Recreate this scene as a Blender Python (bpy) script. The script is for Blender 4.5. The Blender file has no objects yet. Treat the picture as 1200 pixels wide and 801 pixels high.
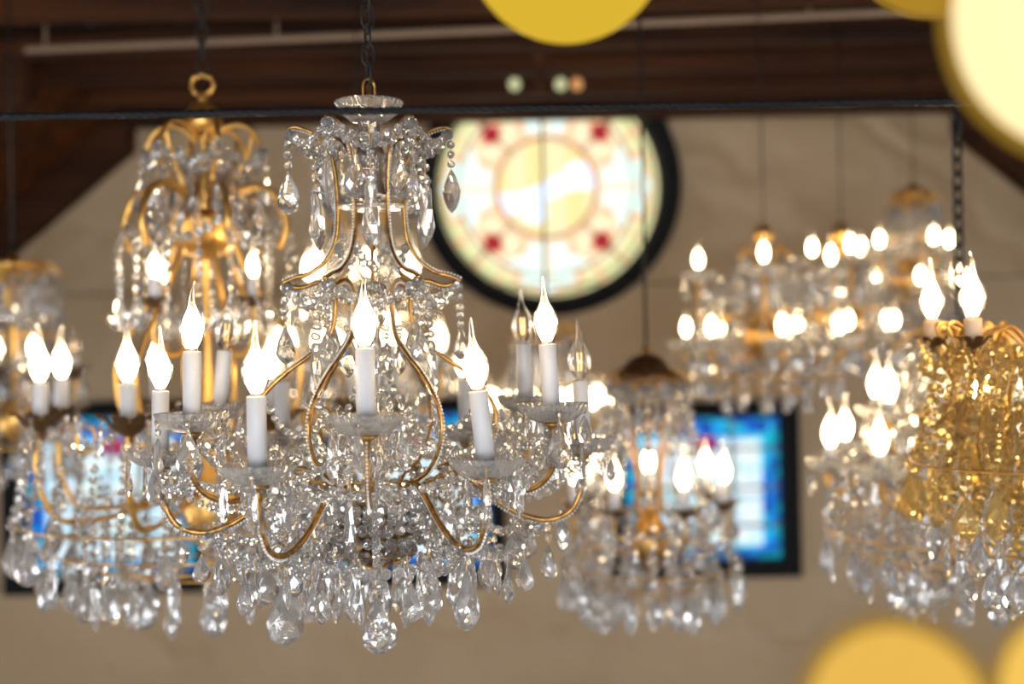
import bpy, math, random
from mathutils import Vector, Matrix
from math import sin, cos, pi, radians, sqrt

random.seed(11)
SC = bpy.context.scene
COL = SC.collection
F = 1400.0            # focal length in pixels of the 1200 px frame
EYE = 2.30            # camera height
TH = radians(1.15)    # camera roll
FOC = 1.86
DW = 6.5              # distance of the end wall
ct, st = cos(TH), sin(TH)

def P(px, py, d):
    a, b = (px - 600) / F, (400.5 - py) / F
    return Vector(((a * ct + b * st) * d, d, EYE + (-a * st + b * ct) * d))

# ------------------------------------------------------------------ materials
def mat(name):
    m = bpy.data.materials.new(name); m.use_nodes = True
    nt = m.node_tree; nt.nodes.clear()
    out = nt.nodes.new('ShaderNodeOutputMaterial')
    return m, nt, out

def principled(name, col, rough=.5, metal=0., trans=0., ior=1.5, noise=None, bump=None, spec=.5, coat=0.):
    m, nt, out = mat(name)
    b = nt.nodes.new('ShaderNodeBsdfPrincipled')
    b.inputs['Base Color'].default_value = (*col, 1)
    b.inputs['Roughness'].default_value = rough
    b.inputs['Metallic'].default_value = metal
    b.inputs['Transmission Weight'].default_value = trans
    b.inputs['IOR'].default_value = ior
    b.inputs['Specular IOR Level'].default_value = spec
    b.inputs['Coat Weight'].default_value = coat
    nt.links.new(b.outputs[0], out.inputs[0])
    if noise:
        scale, c2, lo, hi = noise
        tc = nt.nodes.new('ShaderNodeTexCoord')
        n = nt.nodes.new('ShaderNodeTexNoise'); n.inputs['Scale'].default_value = scale
        n.inputs['Detail'].default_value = 4
        r = nt.nodes.new('ShaderNodeValToRGB')
        r.color_ramp.elements[0].position = lo; r.color_ramp.elements[0].color = (*col, 1)
        r.color_ramp.elements[1].position = hi; r.color_ramp.elements[1].color = (*c2, 1)
        nt.links.new(tc.outputs['Object'], n.inputs['Vector'])
        nt.links.new(n.outputs['Fac'], r.inputs[0]); nt.links.new(r.outputs[0], b.inputs['Base Color'])
        if bump:
            bp = nt.nodes.new('ShaderNodeBump'); bp.inputs['Strength'].default_value = bump
            bp.inputs['Distance'].default_value = .01
            nt.links.new(n.outputs['Fac'], bp.inputs['Height']); nt.links.new(bp.outputs[0], b.inputs['Normal'])
    return m

def emission(name, col, s):
    m, nt, out = mat(name)
    e = nt.nodes.new('ShaderNodeEmission'); e.inputs[0].default_value = (*col, 1); e.inputs[1].default_value = s
    nt.links.new(e.outputs[0], out.inputs[0]); return m

def glass(name, col, ior=1.55, rough=0., haze=.12, clear=.18, hcol=None):
    m, nt, out = mat(name)
    g = nt.nodes.new('ShaderNodeBsdfGlass'); g.inputs['Color'].default_value = (*col, 1)
    g.inputs['IOR'].default_value = ior; g.inputs['Roughness'].default_value = rough
    t = nt.nodes.new('ShaderNodeBsdfTransparent'); t.inputs[0].default_value = (*[min(1, x * 1.0) for x in col], 1)
    d = nt.nodes.new('ShaderNodeBsdfDiffuse'); d.inputs[0].default_value = (*(hcol or col), 1)
    l = nt.nodes.new('ShaderNodeBsdfTranslucent'); l.inputs[0].default_value = (*(hcol or col), 1)
    a = nt.nodes.new('ShaderNodeMixShader'); a.inputs[0].default_value = .5
    b = nt.nodes.new('ShaderNodeMixShader'); b.inputs[0].default_value = haze
    c = nt.nodes.new('ShaderNodeMixShader'); c.inputs[0].default_value = clear
    L = nt.links.new
    L(d.outputs[0], a.inputs[1]); L(l.outputs[0], a.inputs[2])
    L(g.outputs[0], b.inputs[1]); L(a.outputs[0], b.inputs[2])
    L(b.outputs[0], c.inputs[1]); L(t.outputs[0], c.inputs[2])
    L(c.outputs[0], out.inputs[0]); return m

def thin_glass(name, tint=(1, 1, 1), gl=.85, blend=.35):
    m, nt, out = mat(name)
    t = nt.nodes.new('ShaderNodeBsdfTransparent'); t.inputs[0].default_value = (*tint, 1)
    g = nt.nodes.new('ShaderNodeBsdfGlossy'); g.inputs['Roughness'].default_value = .02
    g.inputs[0].default_value = (1, 1, 1, 1)
    lw = nt.nodes.new('ShaderNodeLayerWeight'); lw.inputs[0].default_value = blend
    mu = nt.nodes.new('ShaderNodeMath'); mu.operation = 'MULTIPLY'; mu.inputs[1].default_value = gl
    mx = nt.nodes.new('ShaderNodeMixShader')
    nt.links.new(lw.outputs['Fresnel'], mu.inputs[0]); nt.links.new(mu.outputs[0], mx.inputs[0])
    nt.links.new(t.outputs[0], mx.inputs[1]); nt.links.new(g.outputs[0], mx.inputs[2])
    nt.links.new(mx.outputs[0], out.inputs[0]); return m

def colored_emission(name, s, gloss=.08):
    m, nt, out = mat(name)
    a = nt.nodes.new('ShaderNodeAttribute'); a.attribute_name = 'tint'
    e = nt.nodes.new('ShaderNodeEmission'); e.inputs[1].default_value = s
    nt.links.new(a.outputs['Color'], e.inputs[0])
    nt.links.new(e.outputs[0], out.inputs[0])
    return m

def wood(name, c1, c2, sx, sy, sz, rough=.6):
    m, nt, out = mat(name)
    b = nt.nodes.new('ShaderNodeBsdfPrincipled'); b.inputs['Roughness'].default_value = rough; b.inputs['Specular IOR Level'].default_value = .2
    tc = nt.nodes.new('ShaderNodeTexCoord'); mp = nt.nodes.new('ShaderNodeMapping')
    mp.inputs['Scale'].default_value = (sx, sy, sz)
    n = nt.nodes.new('ShaderNodeTexNoise'); n.inputs['Scale'].default_value = 1; n.inputs['Detail'].default_value = 6
    n.inputs['Distortion'].default_value = .6
    r = nt.nodes.new('ShaderNodeValToRGB')
    r.color_ramp.elements[0].position = .35; r.color_ramp.elements[0].color = (*c1, 1)
    r.color_ramp.elements[1].position = .68; r.color_ramp.elements[1].color = (*c2, 1)
    nt.links.new(tc.outputs['Object'], mp.inputs[0]); nt.links.new(mp.outputs[0], n.inputs['Vector'])
    nt.links.new(n.outputs['Fac'], r.inputs[0]); nt.links.new(r.outputs[0], b.inputs['Base Color'])
    nt.links.new(b.outputs[0], out.inputs[0]); return m

M = {
 'crystal': glass('clear_crystal', (1., .995, .99), 1.64, 0, .12, .04),
 'amber': glass('haze_tinted_crystal', (1.0, .89, .60), 1.56, 0, .24, .12, (1., .74, .36)),  # yellow lens haze over one chandelier, put into its crystal colour
 'bead': glass('octagon_bead_glass', (1., .995, .985), 1.64, 0, .17, .02),
 'pan': glass('pressed_glass', (.99, .98, .97), 1.5, .0, .18, .06),
 'trim': principled('trim_beads', (.90, .84, .76), .12, 0, .3, 1.6),
 'gold': principled('aged_gold', (.44, .235, .065), .30, .92, noise=(90, (.16, .08, .025), .42, .7)),
 'gilt': principled('bright_gilt', (.64, .36, .095), .34, .9, noise=(40, (.42, .22, .05), .45, .8)),
 'bronze': principled('dark_bronze', (.13, .070, .030), .42, .8, noise=(50, (.26, .14, .05), .45, .8)),
 'sleeve': principled('candle_sleeve_white', (.52, .50, .50), .5),
 'sleeve_tan': principled('candle_sleeve_tan', (.62, .42, .26), .5),
 'black': principled('black_metal', (.008, .0075, .0075), .5, .1, noise=(80, (.03, .026, .024), .5, .8), spec=.3),
 'cablem': principled('black_cable', (.005, .005, .006), .55, 0, spec=.2),
 'steel': principled('socket_steel', (.35, .30, .25), .3, 1),
 'bulb': thin_glass('bulb_glass'),
 'core': emission('bulb_glow', (1., .76, .45), 30.),
 'filament': emission('dim_filament', (1., .62, .25), 1.8),
}

# ------------------------------------------------------------------ mesh kit
class MB:
    def __init__(s): s.v = []; s.f = []; s.m = []
    def add(s, v, f, T=None, m=0):
        b = len(s.v)
        s.v += [T @ Vector(p) for p in v] if T is not None else [Vector(p) for p in v]
        s.f += [tuple(i + b for i in q) for q in f]; s.m += [m] * len(f)
    def mesh(s, name, mats, smooth=False):
        me = bpy.data.meshes.new(name)
        me.from_pydata([tuple(p) for p in s.v], [], s.f)
        for x in (mats if isinstance(mats, (list, tuple)) else [mats]): me.materials.append(x)
        if any(s.m): me.polygons.foreach_set('material_index', s.m)
        if smooth: me.polygons.foreach_set('use_smooth', [True] * len(s.f))
        me.update(); return me
    def build(s, name, mats, parent=None, loc=(0, 0, 0), smooth=False):
        return link(name, s.mesh(name, mats, smooth), parent, loc)

def link(name, me, parent=None, loc=(0, 0, 0), rz=0.):
    o = bpy.data.objects.new(name, me); COL.objects.link(o)
    o.parent = parent; o.location = loc; o.rotation_euler = (0, 0, rz)
    return o

def box(mb, x0, x1, y0, y1, z0, z1, m=0, T=None):
    v = [(x, y, z) for x in (x0, x1) for y in (y0, y1) for z in (z0, z1)]
    f = [(0, 1, 3, 2), (4, 6, 7, 5), (0, 4, 5, 1), (2, 3, 7, 6), (0, 2, 6, 4), (1, 5, 7, 3)]
    mb.add(v, f, T, m)

def lathe(mb, prof, n=24, T=None, m=0, rip=0, amp=0., sy=1., stag=False, flute=None):
    """prof: (r, z) from one end to the other; rip ribs with relative amplitude amp."""
    v, f = [], []
    for k, (r, z) in enumerate(prof):
        off = (pi / n) if (stag and k % 2) else 0
        for i in range(n):
            a = 2 * pi * i / n + off
            rr = r * (1 + amp * cos(rip * a)) if rip else r
            v.append((rr * cos(a), rr * sin(a) * sy, z))
    L = len(prof)
    for k in range(L - 1):
        for i in range(n):
            j = (i + 1) % n; a, b, c, d = k * n + i, k * n + j, (k + 1) * n + j, (k + 1) * n + i
            if stag:
                if k % 2: f += [(a, b, c), (a, c, d)]
                else: f += [(a, b, d), (b, c, d)]
            else: f.append((a, b, c, d))
    if prof[0][0] > 1e-6: f.append(tuple(range(n - 1, -1, -1)))
    if prof[-1][0] > 1e-6: f.append(tuple((L - 1) * n + i for i in range(n)))
    mb.add(v, f, T, m)

def smooth_path(pts, sub=6, closed=False):
    pts = [Vector(p) for p in pts]; out = []; n = len(pts)
    for i in range(n if closed else n - 1):
        if closed: p0, p1, p2, p3 = pts[i - 1], pts[i], pts[(i + 1) % n], pts[(i + 2) % n]
        else: p0, p1, p2, p3 = pts[max(i - 1, 0)], pts[i], pts[i + 1], pts[min(i + 2, n - 1)]
        for k in range(sub):
            t = k / sub
            out.append(.5 * ((2 * p1) + (p2 - p0) * t + (2 * p0 - 5 * p1 + 4 * p2 - p3) * t * t + (3 * p1 - p0 - 3 * p2 + p3) * t ** 3))
    if not closed: out.append(pts[-1])
    return out

def tube(mb, pts, r, n=8, m=0, closed=False, rf=None):
    v, f = [], []; L = len(pts); up = None
    for i, p in enumerate(pts):
        if closed: t = pts[(i + 1) % L] - pts[i - 1]
        else: t = pts[min(i + 1, L - 1)] - pts[max(i - 1, 0)]
        t = t.normalized() if t.length > 1e-9 else Vector((0, 0, 1))
        if up is None: up = Vector((0, 0, 1)) if abs(t.z) < .9 else Vector((1, 0, 0))
        x = t.cross(up)
        if x.length < 1e-4: x = t.orthogonal()
        x.normalize(); y = x.cross(t).normalized(); up = y
        rr = r * (rf(i / max(L - 1, 1)) if rf else 1)
        for k in range(n):
            a = 2 * pi * k / n; v.append(p + x * (rr * cos(a)) + y * (rr * sin(a)))
    for i in range(L if closed else L - 1):
        for k in range(n):
            j = (k + 1) % n; i2 = (i + 1) % L
            f.append((i * n + k, i * n + j, i2 * n + j, i2 * n + k))
    if not closed:
        f.append(tuple(range(n - 1, -1, -1))); f.append(tuple((L - 1) * n + k for k in range(n)))
    mb.add(v, f, None, m)

def tube_ends(mb, a, b, r, n=8, m=0): tube(mb, [Vector(a), Vector(a).lerp(Vector(b), .5), Vector(b)], r, n, m)

def walk(pts, step):
    """evenly spaced (point, tangent) along a polyline"""
    out = []; acc = 0.; nxt = step * .5
    for a, b in zip(pts, pts[1:]):
        d = (b - a).length
        while nxt <= acc + d and d > 0:
            out.append((a.lerp(b, (nxt - acc) / d), (b - a).normalized())); nxt += step
        acc += d
    return out

def T3(p, rz=0., s=1., rx=0., ry=0.):
    return Matrix.Translation(p) @ Matrix.Rotation(rz, 4, 'Z') @ Matrix.Rotation(ry, 4, 'Y') @ Matrix.Rotation(rx, 4, 'X') @ Matrix.Scale(s, 4)

# ---- crystal shapes; unit length 1 hanging down from the origin
def octagon(mb, T, m=0, lo=False):
    # flat faceted bead of diameter 1, thin along y
    if lo:
        lathe(mb, [(.0, -.32), (.5, -.0), (.0, .32)], 6, T @ Matrix.Rotation(pi / 2, 4, 'X'), m)
    else:
        lathe(mb, [(.24, -.32), (.42, -.20), (.5, 0), (.42, .20), (.24, .32)], 8, T @ Matrix.Rotation(pi / 2, 4, 'X'), m, stag=True)

def drop_mesh(kind, n_cap=1, n=8, ratio=.6, thick=.55, m='crystal'):
    """length 1 in all, pin at the top, cap bead(s), then the drop"""
    mb = MB(); z = 0.
    cap = {'teardrop': .17, 'spear': .12, 'almond': .15, 'ball': .12}[kind]
    lathe(mb, [(.006, 0), (.006, -cap * n_cap - .06)], 5, m=1)
    for i in range(n_cap):
        octagon(mb, T3((0, 0, -cap * (i + .5)), rz=random.uniform(-.7, .7), s=cap))
    z0 = -cap * n_cap - .02; L = 1 + z0
    if kind == 'teardrop':
        w = L * ratio * .5
        pr = [(.06, 0), (.20, .10), (.44, .24), (.74, .42), (.96, .60), (1., .72), (.88, .85), (.55, .95), (.16, 1.)]
    elif kind == 'almond':
        w = L * ratio * .5 * .8
        pr = [(.07, 0), (.42, .14), (.78, .32), (1., .52), (.84, .74), (.46, .9), (.06, 1.)]
    elif kind == 'spear':
        w = L * .12; n = 6
        pr = [(.3, 0), (.55, .04), (.75, .10), (.55, .16), (.7, .22), (.85, .5), (1.05, .74), (.8, .86), (.05, 1.)]
    else:
        w = L * .5; thick = 1.
        pr = [(sin(pi * t), (1 - cos(pi * t)) / 2) for t in (.04, .16, .28, .39, .5, .61, .72, .84, .96)]
        n = 12
    lathe(mb, [(r * w, z0 - t * L) for r, t in pr][::-1], n, None, 0, sy=thick, stag=True)
    return mb.mesh(kind + '_crystal', [M[m], M['gilt']])

LIB = {}
def drop_lib(kind, m):
    k = (kind, m)
    if k not in LIB:
        LIB[k] = [drop_mesh(kind, c, ratio=r, m=m) for c, r in ((1, .62), (2, .66), (1, .56))]
    return LIB[k]

# ---- bulb, sleeve, pan in pixels of the main chandelier, unit = 1 px
def bulb_meshes():
    e = MB(); pr = [(4.6, 0), (5.4, 2), (7.6, 4.5), (10.4, 9), (12.6, 14.5), (13.7, 20), (13.8, 25), (12.9, 30.5), (11., 36), (8.0, 41.5), (5.3, 46.5), (3.6, 52), (2.6, 58), (1.9, 64), (1.3, 70), (.5, 74)]
    v, f = [], []; n = 20
    for r, z in pr:                                   # the bent flame tip
        k = max(0, (z - 44) / 30); dx = -4.0 * k + 6.5 * k * k
        for i in range(n): a = 2 * pi * i / n; v.append((r * cos(a) + dx, r * sin(a), z))
    for k in range(len(pr) - 1):
        for i in range(n): j = (i + 1) % n; f.append((k * n + i, k * n + j, (k + 1) * n + j, (k + 1) * n + i))
    f.append(tuple((len(pr) - 1) * n + i for i in range(n)))
    e.add(v, f)
    c = MB(); lathe(c, [(3., 3), (6.6, 6.5), (9., 11), (10.5, 16.5), (11., 22), (10.4, 27.5), (8.8, 32.5), (6.4, 37), (3.6, 41), (1.6, 44), (.2, 46)], 14)
    fl = MB()
    for i in range(4):
        a = i * pi / 2 + .4; tube_ends(fl, (2.2 * cos(a), 2.2 * sin(a), 12), (3.4 * cos(a), 3.4 * sin(a), 34), .8, 6)
    s = MB(); lathe(s, [(5., -5), (5.2, 0), (5.8, 1), (5.8, 2.5), (5., 3.2)], 14)
    tube_ends(s, (0, 0, 0), (0, 0, 12), 1.0, 6)
    return (e.mesh('light_bulb', M['bulb'], True), c.mesh('glowing_core', M['core'], True),
            fl.mesh('filament', M['filament']), s.mesh('socket_collar', M['steel'], True))
BULB = bulb_meshes()

def sleeve_mesh(h, r, m, name='candle_sleeve'):
    mb = MB(); lathe(mb, [(r * .75, 0), (r, 0), (r, h - .8), (r * .92, h), (r * .5, h), (r * .5, h - 4)], 20)
    return mb.mesh(name, M[m], True)
SLEEVE = {}

def pan_mesh(m='pan'):
    mb = MB(); n = 120; v, f = [], []
    pr = [(.12, -.50), (.38, -.49), (.66, -.41), (.88, -.23), (1., .0), (.975, .03), (.84, -.14), (.62, -.30), (.36, -.38), (.14, -.40)]
    for k, (r, z) in enumerate(pr):
        for i in range(n):
            a = 2 * pi * i / n; w = cos(30 * a)
            q = (.055 if 1 <= k <= 3 else (.02 if k == 4 else 0)) * w
            v.append(((r + q) * cos(a), (r + q) * sin(a), z + (.03 * w if 2 <= k <= 4 else 0)))
    L = len(pr)
    for k in range(L):
        for i in range(n):
            j = (i + 1) % n; k2 = (k + 1) % L
            f.append((k * n + i, k * n + j, k2 * n + j, k2 * n + i))
    mb.add(v, f); return mb.mesh('drip_pan', M[m], False)
PAN = {'pan': pan_mesh('pan')}

def cup_mesh(m):
    mb = MB()   # small leafed cup under the pan
    lathe(mb, [(.03, -.95), (.09, -.90), (.13, -.80), (.08, -.74), (.12, -.64), (.28, -.55), (.22, -.50), (.1, -.48)], 16, rip=8, amp=.12)
    return mb.mesh('candle_cup', M[m], True)
def leaf_cup_mesh(m):
    mb = MB()
    lathe(mb, [(.05, -.9), (.16, -.8), (.12, -.6), (.3, -.35), (.5, -.15), (.3, -.1)], 16)
    for i in range(8):
        a = i * pi / 4; pts = [(.12, -.62), (.45, -.42), (.78, -.05), (1.0, .0)]
        prev = None; vv = []; ww = (.06, .2, .2, .03)
        for (r, z), w in zip(pts, ww):
            c = Vector((cos(a) * r, sin(a) * r, z)); s_ = Vector((-sin(a), cos(a), 0)) * w
            vv += [c - s_, c + Vector((0, 0, -.05)), c + s_]
        ff = []
        for k in range(3):
            for q in range(2): ff.append((3 * k + q, 3 * k + q + 1, 3 * k + q + 4, 3 * k + q + 3))
        mb.add(vv + [p + Vector((0, 0, .03)) for p in vv], ff + [tuple(12 + i for i in q[::-1]) for q in ff])
    return mb.mesh('leaf_cup', M[m], True)
CUP = {}

def trim_beads(mb, pts, r, step, off, side=1, m=0, maxn=100000):
    """row of tiny beads along one side of a rod lying in a vertical radial plane"""
    k = 0
    for p, t in walk(pts, step):
        rad = Vector((p.x, p.y, 0)); rad = rad.normalized() if rad.length > 1e-6 else Vector((1, 0, 0))
        nrm = Vector((0, 0, 1)) * t.dot(rad) - rad * t.z
        nrm = nrm.normalized() * side if nrm.length > 1e-6 else rad
        lathe(mb, [(r * .1, -r), (r * .85, -r * .5), (r * .85, r * .5), (r * .1, r)], 5, Matrix.Translation(p - nrm * off), m)
        k += 1
        if k > maxn: break

class Chandelier:
    def __init__(s, name, ax, depth, label, group=None, metal='gold', crystal='crystal', lod=0, spin=0., trimstep=3.0, px=None):
        s.s = depth / F; s.ax, s.d = ax, depth; s.metal, s.cr, s.lod = metal, crystal, lod
        base = P(ax, 400, depth); s.base = base; s.z0 = base.z; s.spin = spin + math.atan2(-base.x, base.y)
        o = bpy.data.objects.new(name, None); COL.objects.link(o)
        o.location = (base.x, base.y, base.z); o.empty_display_size = .1
        o['label'] = label; o['category'] = 'chandelier'
        if group: o['group'] = group
        s.o = o; s.trimstep = trimstep; s.u = px or 1.0      # u: size factor of bulbs/pans against the main one
        s.ngar = 0; s.ndrop = {}
        s.overflow = MB(); s.overg = MB()
    # local metric point from (R, y, azimuth); azimuth 0 faces the camera
    def pt(s, R, y, az): 
        a = az + s.spin
        return Vector((R * s.s * sin(a), -R * s.s * cos(a), (400 - y) * s.s))
    def prof(s, pr, az, sub=6): return smooth_path([s.pt(R, y, az) for R, y in pr], sub)
    def rod(s, pr, az, r, name='arm', m=None, parent=None, beads=True, side=1, rf=None, n=8):
        pts = s.prof(pr, az); mb = MB(); tube(mb, pts, r * s.s, n, rf=rf)
        o = mb.build(name, M[m or s.metal], parent or s.o, smooth=True)
        if beads:
            b = MB(); trim_beads(b, pts, 1.6 * s.s * s.u, s.trimstep * s.s, (r + 1.2) * s.s, side)
            b.build('bead_trim', M['trim'], o if parent is None else parent)
        return o
    def turned(s, pr, name, m, n=24, rip=0, amp=0., smooth=True, parent=None):
        mb = MB(); lathe(mb, [(R * s.s, (400 - y) * s.s) for R, y in pr], n, rip=rip, amp=amp)
        return mb.build(name, M[m], parent or s.o, smooth=smooth)
    def candle(s, R, y, az, h=74, lit=True, lean=0., pan=39., cup='cup', sleeve='sleeve', width=9.6, pandrops=None, u=None, leanx=0.):
        """y is the height of the pan rim in pixels; h sleeve height"""
        u = (u or s.u); sc = s.s * u
        p = s.pt(R, y, az)
        if pan and cup == 'cup':
            pn = link('drip_pan', PAN['pan'], s.o, p); pn.scale = (pan * s.s,) * 3
        else: pn = s.o
        key = (cup, s.metal if cup == 'cup' else 'bronze')
        if key not in CUP: CUP[key] = cup_mesh(key[1]) if cup == 'cup' else leaf_cup_mesh(key[1])
        c = link('candle_cup', CUP[key], s.o, p); c.scale = (pan * s.s,) * 3
        k2 = (round(h), sleeve, width)
        if k2 not in SLEEVE: SLEEVE[k2] = sleeve_mesh(h, width, sleeve)
        q = p + Vector((0, 0, -.38 * pan * s.s if cup == 'cup' else -.17 * pan * s.s))
        sl = link('candle_sleeve', SLEEVE[k2], s.o, q); sl.scale = (sc,) * 3
        a = az + s.spin
        rot = Matrix.Rotation(leanx, 3, 'Y') @ Matrix.Rotation(lean, 3, Vector((cos(a), sin(a), 0)))
        sl.rotation_euler = rot.to_euler()
        q2 = q + rot @ Vector((0, 0, (h) * sc))
        bz = random.uniform(0, 6.28)
        bl = link('light_bulb', BULB[0], s.o, q2); bl.scale = (sc,) * 3
        bl.rotation_euler = (rot @ Matrix.Rotation(bz, 3, 'Z')).to_euler()
        link('glowing_core' if lit else 'filament', BULB[1] if lit else BULB[2], bl)
        link('socket_collar', BULB[3], bl)
        if not lit: bl['label'] = 'unlit clear bulb'
        return pn
    def drop(s, kind, R, y, az, L, parent=None, jit=.0, m=None):
        m = m or s.cr
        me = random.choice(drop_lib(kind, m))
        p = s.pt(R, y, az)
        nm = kind + '_crystal' if kind != 'ball' else 'crystal_ball'
        k = s.ndrop.get(nm, 0); s.ndrop[nm] = k + 1
        if k >= 98:      # past about a hundred of one part
            T = T3(p, rz=random.uniform(0, 6.28), s=L * s.s)
            s.overflow.add([v.co for v in me.vertices], [tuple(q.vertices) for q in me.polygons], T); return None
        o = link(nm, me, s.o, p, random.uniform(0, 6.28)); o.scale = (L * s.s,) * 3
        if jit: o.rotation_euler = (random.uniform(-jit, jit), random.uniform(-jit, jit), random.uniform(0, 6.28))
        return o
    def garland(s, a, b, sag, bead=9., gap=1.08, m=None, parent=None, lo=None):
        """a, b: (R, y, az); a string of octagon beads sagging by sag px"""
        A, B = s.pt(*a), s.pt(*b); lo = s.lod if lo is None else lo
        n = 14; pts = []
        for i in range(n + 1):
            t = i / n; q = A.lerp(B, t); q.z -= sag * s.s * 4 * t * (1 - t); pts.append(q)
        mb = MB(); w = bead * s.s * 1.16
        tube(mb, pts, .22 * s.s, 4, 1)
        for p, t in walk(pts, w * gap):
            rz = random.uniform(0, 6.28) if abs(t.z) > .8 else math.atan2(t.y, t.x) + random.uniform(-.6, .6)
            octagon(mb, T3(p, rz=rz, s=w, rx=random.uniform(-.3, .3)), 0, lo)
        s.ngar += 1
        if s.ngar > 98:
            s.overg.add(mb.v, mb.f); s.overg.m[-len(mb.m):] = mb.m
            return None
        return mb.build('bead_garland', [M['bead' if s.cr == 'crystal' else s.cr], M[s.cr]], s.o)
    def chain(s, y0, thick=1.4, link_h=None, m='black', name='hanging_chain', sub=False, cx=0.):
        """from the top of the piece at y0 up to the ceiling"""
        zt = ceil_z(s.base.x) - s.z0; z = (400 - y0) * s.s
        if link_h is None:
            mb = MB(); tube_ends(mb, (0, 0, z), (0, 0, zt), thick * s.s, 8); mb.build(name, M[m], s.o, smooth=True); return
        H = link_h * s.s; W = H * .27; r = thick * s.s
        lk = MB(); base = [(-W, 0, -H * .28), (-W, 0, H * .28), (-W * .6, 0, H * .46), (0, 0, H * .54), (W * .6, 0, H * .46), (W, 0, H * .28), (W, 0, -H * .28), (W * .6, 0, -H * .46), (0, 0, -H * .54), (-W * .6, 0, -H * .46)]
        tube(lk, smooth_path(base, 3, True), r, 7, closed=True)
        me = lk.mesh('chain_link', M[m], True); mb = MB(); k = 0; par = None
        zz = z + H * .45
        if sub:
            cd = MB(); tube(cd, smooth_path([(0.0, 0, z), (W * .5, 0, z + H), (-W * .5, r, z + 3 * H), (W * .5, -r, z + 5 * H), (0, 0, zt)]), r * .9, 7)
            par = cd.build(name, M[m], s.o, smooth=True)
        while zz < zt:
            T = T3((0, 0, zz), rz=.5 + (pi / 2) * (k % 2))
            if sub:
                o = link('chain_link', me if k else bpy_copy(me, 'gilt'), par, (0, 0, zz), .5 + (pi / 2) * (k % 2))
            else: mb.add([v.co for v in me.vertices], [tuple(q.vertices) for q in me.polygons], T)
            zz += H * .84; k += 1
        if not sub: mb.build(name, M[m], s.o, smooth=True)
    def done(s):
        if s.overflow.v:
            o = s.overflow.build('crystal_drops', [M[s.cr], M['gilt']], s.o); o['kind'] = 'stuff'
        if s.overg.v:
            o = s.overg.build('bead_strings', [M['bead' if s.cr == 'crystal' else s.cr], M[s.cr]], s.o); o['kind'] = 'stuff'

def bpy_copy(me, m):
    c = me.copy(); c.materials.clear(); c.materials.append(M[m]); return c

# ------------------------------------------------------------------ room shell
LV, RV = P(160, 122, DW), P(1112, 114, DW)      # where the flat ceiling meets the slopes
ZC = (LV.z + RV.z) / 2; XL, XR = LV.x, RV.x; SL = math.tan(radians(39.5))
WL, WR = XL - 2.6, XR + 2.6; YB = -4.0
def ceil_z(x):
    if x < XL: return ZC - (XL - x) * SL
    if x > XR: return ZC - (x - XR) * SL
    return ZC
def struct(o, name=None): o['kind'] = 'structure'; return o

def wall_material():
    m, nt, out = mat('embossed_tan_wall')
    b = nt.nodes.new('ShaderNodeBsdfPrincipled'); b.inputs['Roughness'].default_value = .55
    tc = nt.nodes.new('ShaderNodeTexCoord')
    n = nt.nodes.new('ShaderNodeTexNoise'); n.inputs['Scale'].default_value = 1.6; n.inputs['Detail'].default_value = 5
    r = nt.nodes.new('ShaderNodeValToRGB')
    r.color_ramp.elements[0].position = .3; r.color_ramp.elements[0].color = (.322, .215, .114, 1)
    r.color_ramp.elements[1].position = .75; r.color_ramp.elements[1].color = (.38, .262, .148, 1)
    w = nt.nodes.new('ShaderNodeTexWave'); w.wave_type = 'RINGS'; w.rings_direction = 'SPHERICAL'
    w.inputs['Scale'].default_value = 1.7; w.inputs['Distortion'].default_value = 9; w.inputs['Detail'].default_value = 2
    w.inputs['Detail Scale'].default_value = 1.3
    br = nt.nodes.new('ShaderNodeTexBrick'); br.offset = 0
    br.inputs['Scale'].default_value = 1.6; br.inputs['Mortar Size'].default_value = .006; br.inputs['Brick Width'].default_value = 1.; br.inputs['Row Height'].default_value = 1.
    mp = nt.nodes.new('ShaderNodeMapping'); mp.inputs['Rotation'].default_value = (pi / 2, 0, 0)
    nt.links.new(tc.outputs['Object'], mp.inputs[0]); nt.links.new(mp.outputs[0], br.inputs['Vector'])
    ad = nt.nodes.new('ShaderNodeMath'); ad.operation = 'SUBTRACT'
    nt.links.new(w.outputs['Fac'], ad.inputs[0]); nt.links.new(br.outputs['Fac'], ad.inputs[1])
    bp = nt.nodes.new('ShaderNodeBump'); bp.inputs['Strength'].default_value = .35; bp.inputs['Distance'].default_value = .03
    nt.links.new(tc.outputs['Object'], n.inputs['Vector']); nt.links.new(tc.outputs['Object'], w.inputs['Vector'])
    nt.links.new(n.outputs['Fac'], r.inputs[0]); nt.links.new(r.outputs[0], b.inputs['Base Color'])
    nt.links.new(ad.outputs[0], bp.inputs['Height']); nt.links.new(bp.outputs[0], b.inputs['Normal'])
    nt.links.new(b.outputs[0], out.inputs[0]); return m
M['wall'] = wall_material()
M['plank'] = wood('brown_boards', (.026, .0065, .0015), (.12, .034, .006), .7, 14, 14, .8)
M['beam'] = wood('dark_beams', (.014, .004, .001), (.055, .016, .003), .8, 10, 10, .8)
M['frame'] = principled('black_frame', (.006, .006, .007), .8, spec=.15)
M['reveal'] = principled('window_reveal', (.20, .13, .08), .6)
M['floor'] = wood('floor_boards', (.45, .40, .34), (.62, .56, .49), 5, .6, 1)

# window openings on the end wall
RC = P(643, 217, DW); RR = 154 * DW / F           # outer radius of the round frame
RG = 131 * DW / F
WIN = [(3, 470, 244, 694), (366, 466, 590, 686), (712, 470, 934, 676)]
def rect(px):
    a, b = P((px[0] + px[2]) / 2, px[1], DW), P((px[0] + px[2]) / 2, px[3], DW)
    w = (px[2] - px[0]) * DW / F / 2
    return (a.x - w, a.x + w, b.z, a.z)
RW = [rect(w) for w in WIN]

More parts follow.
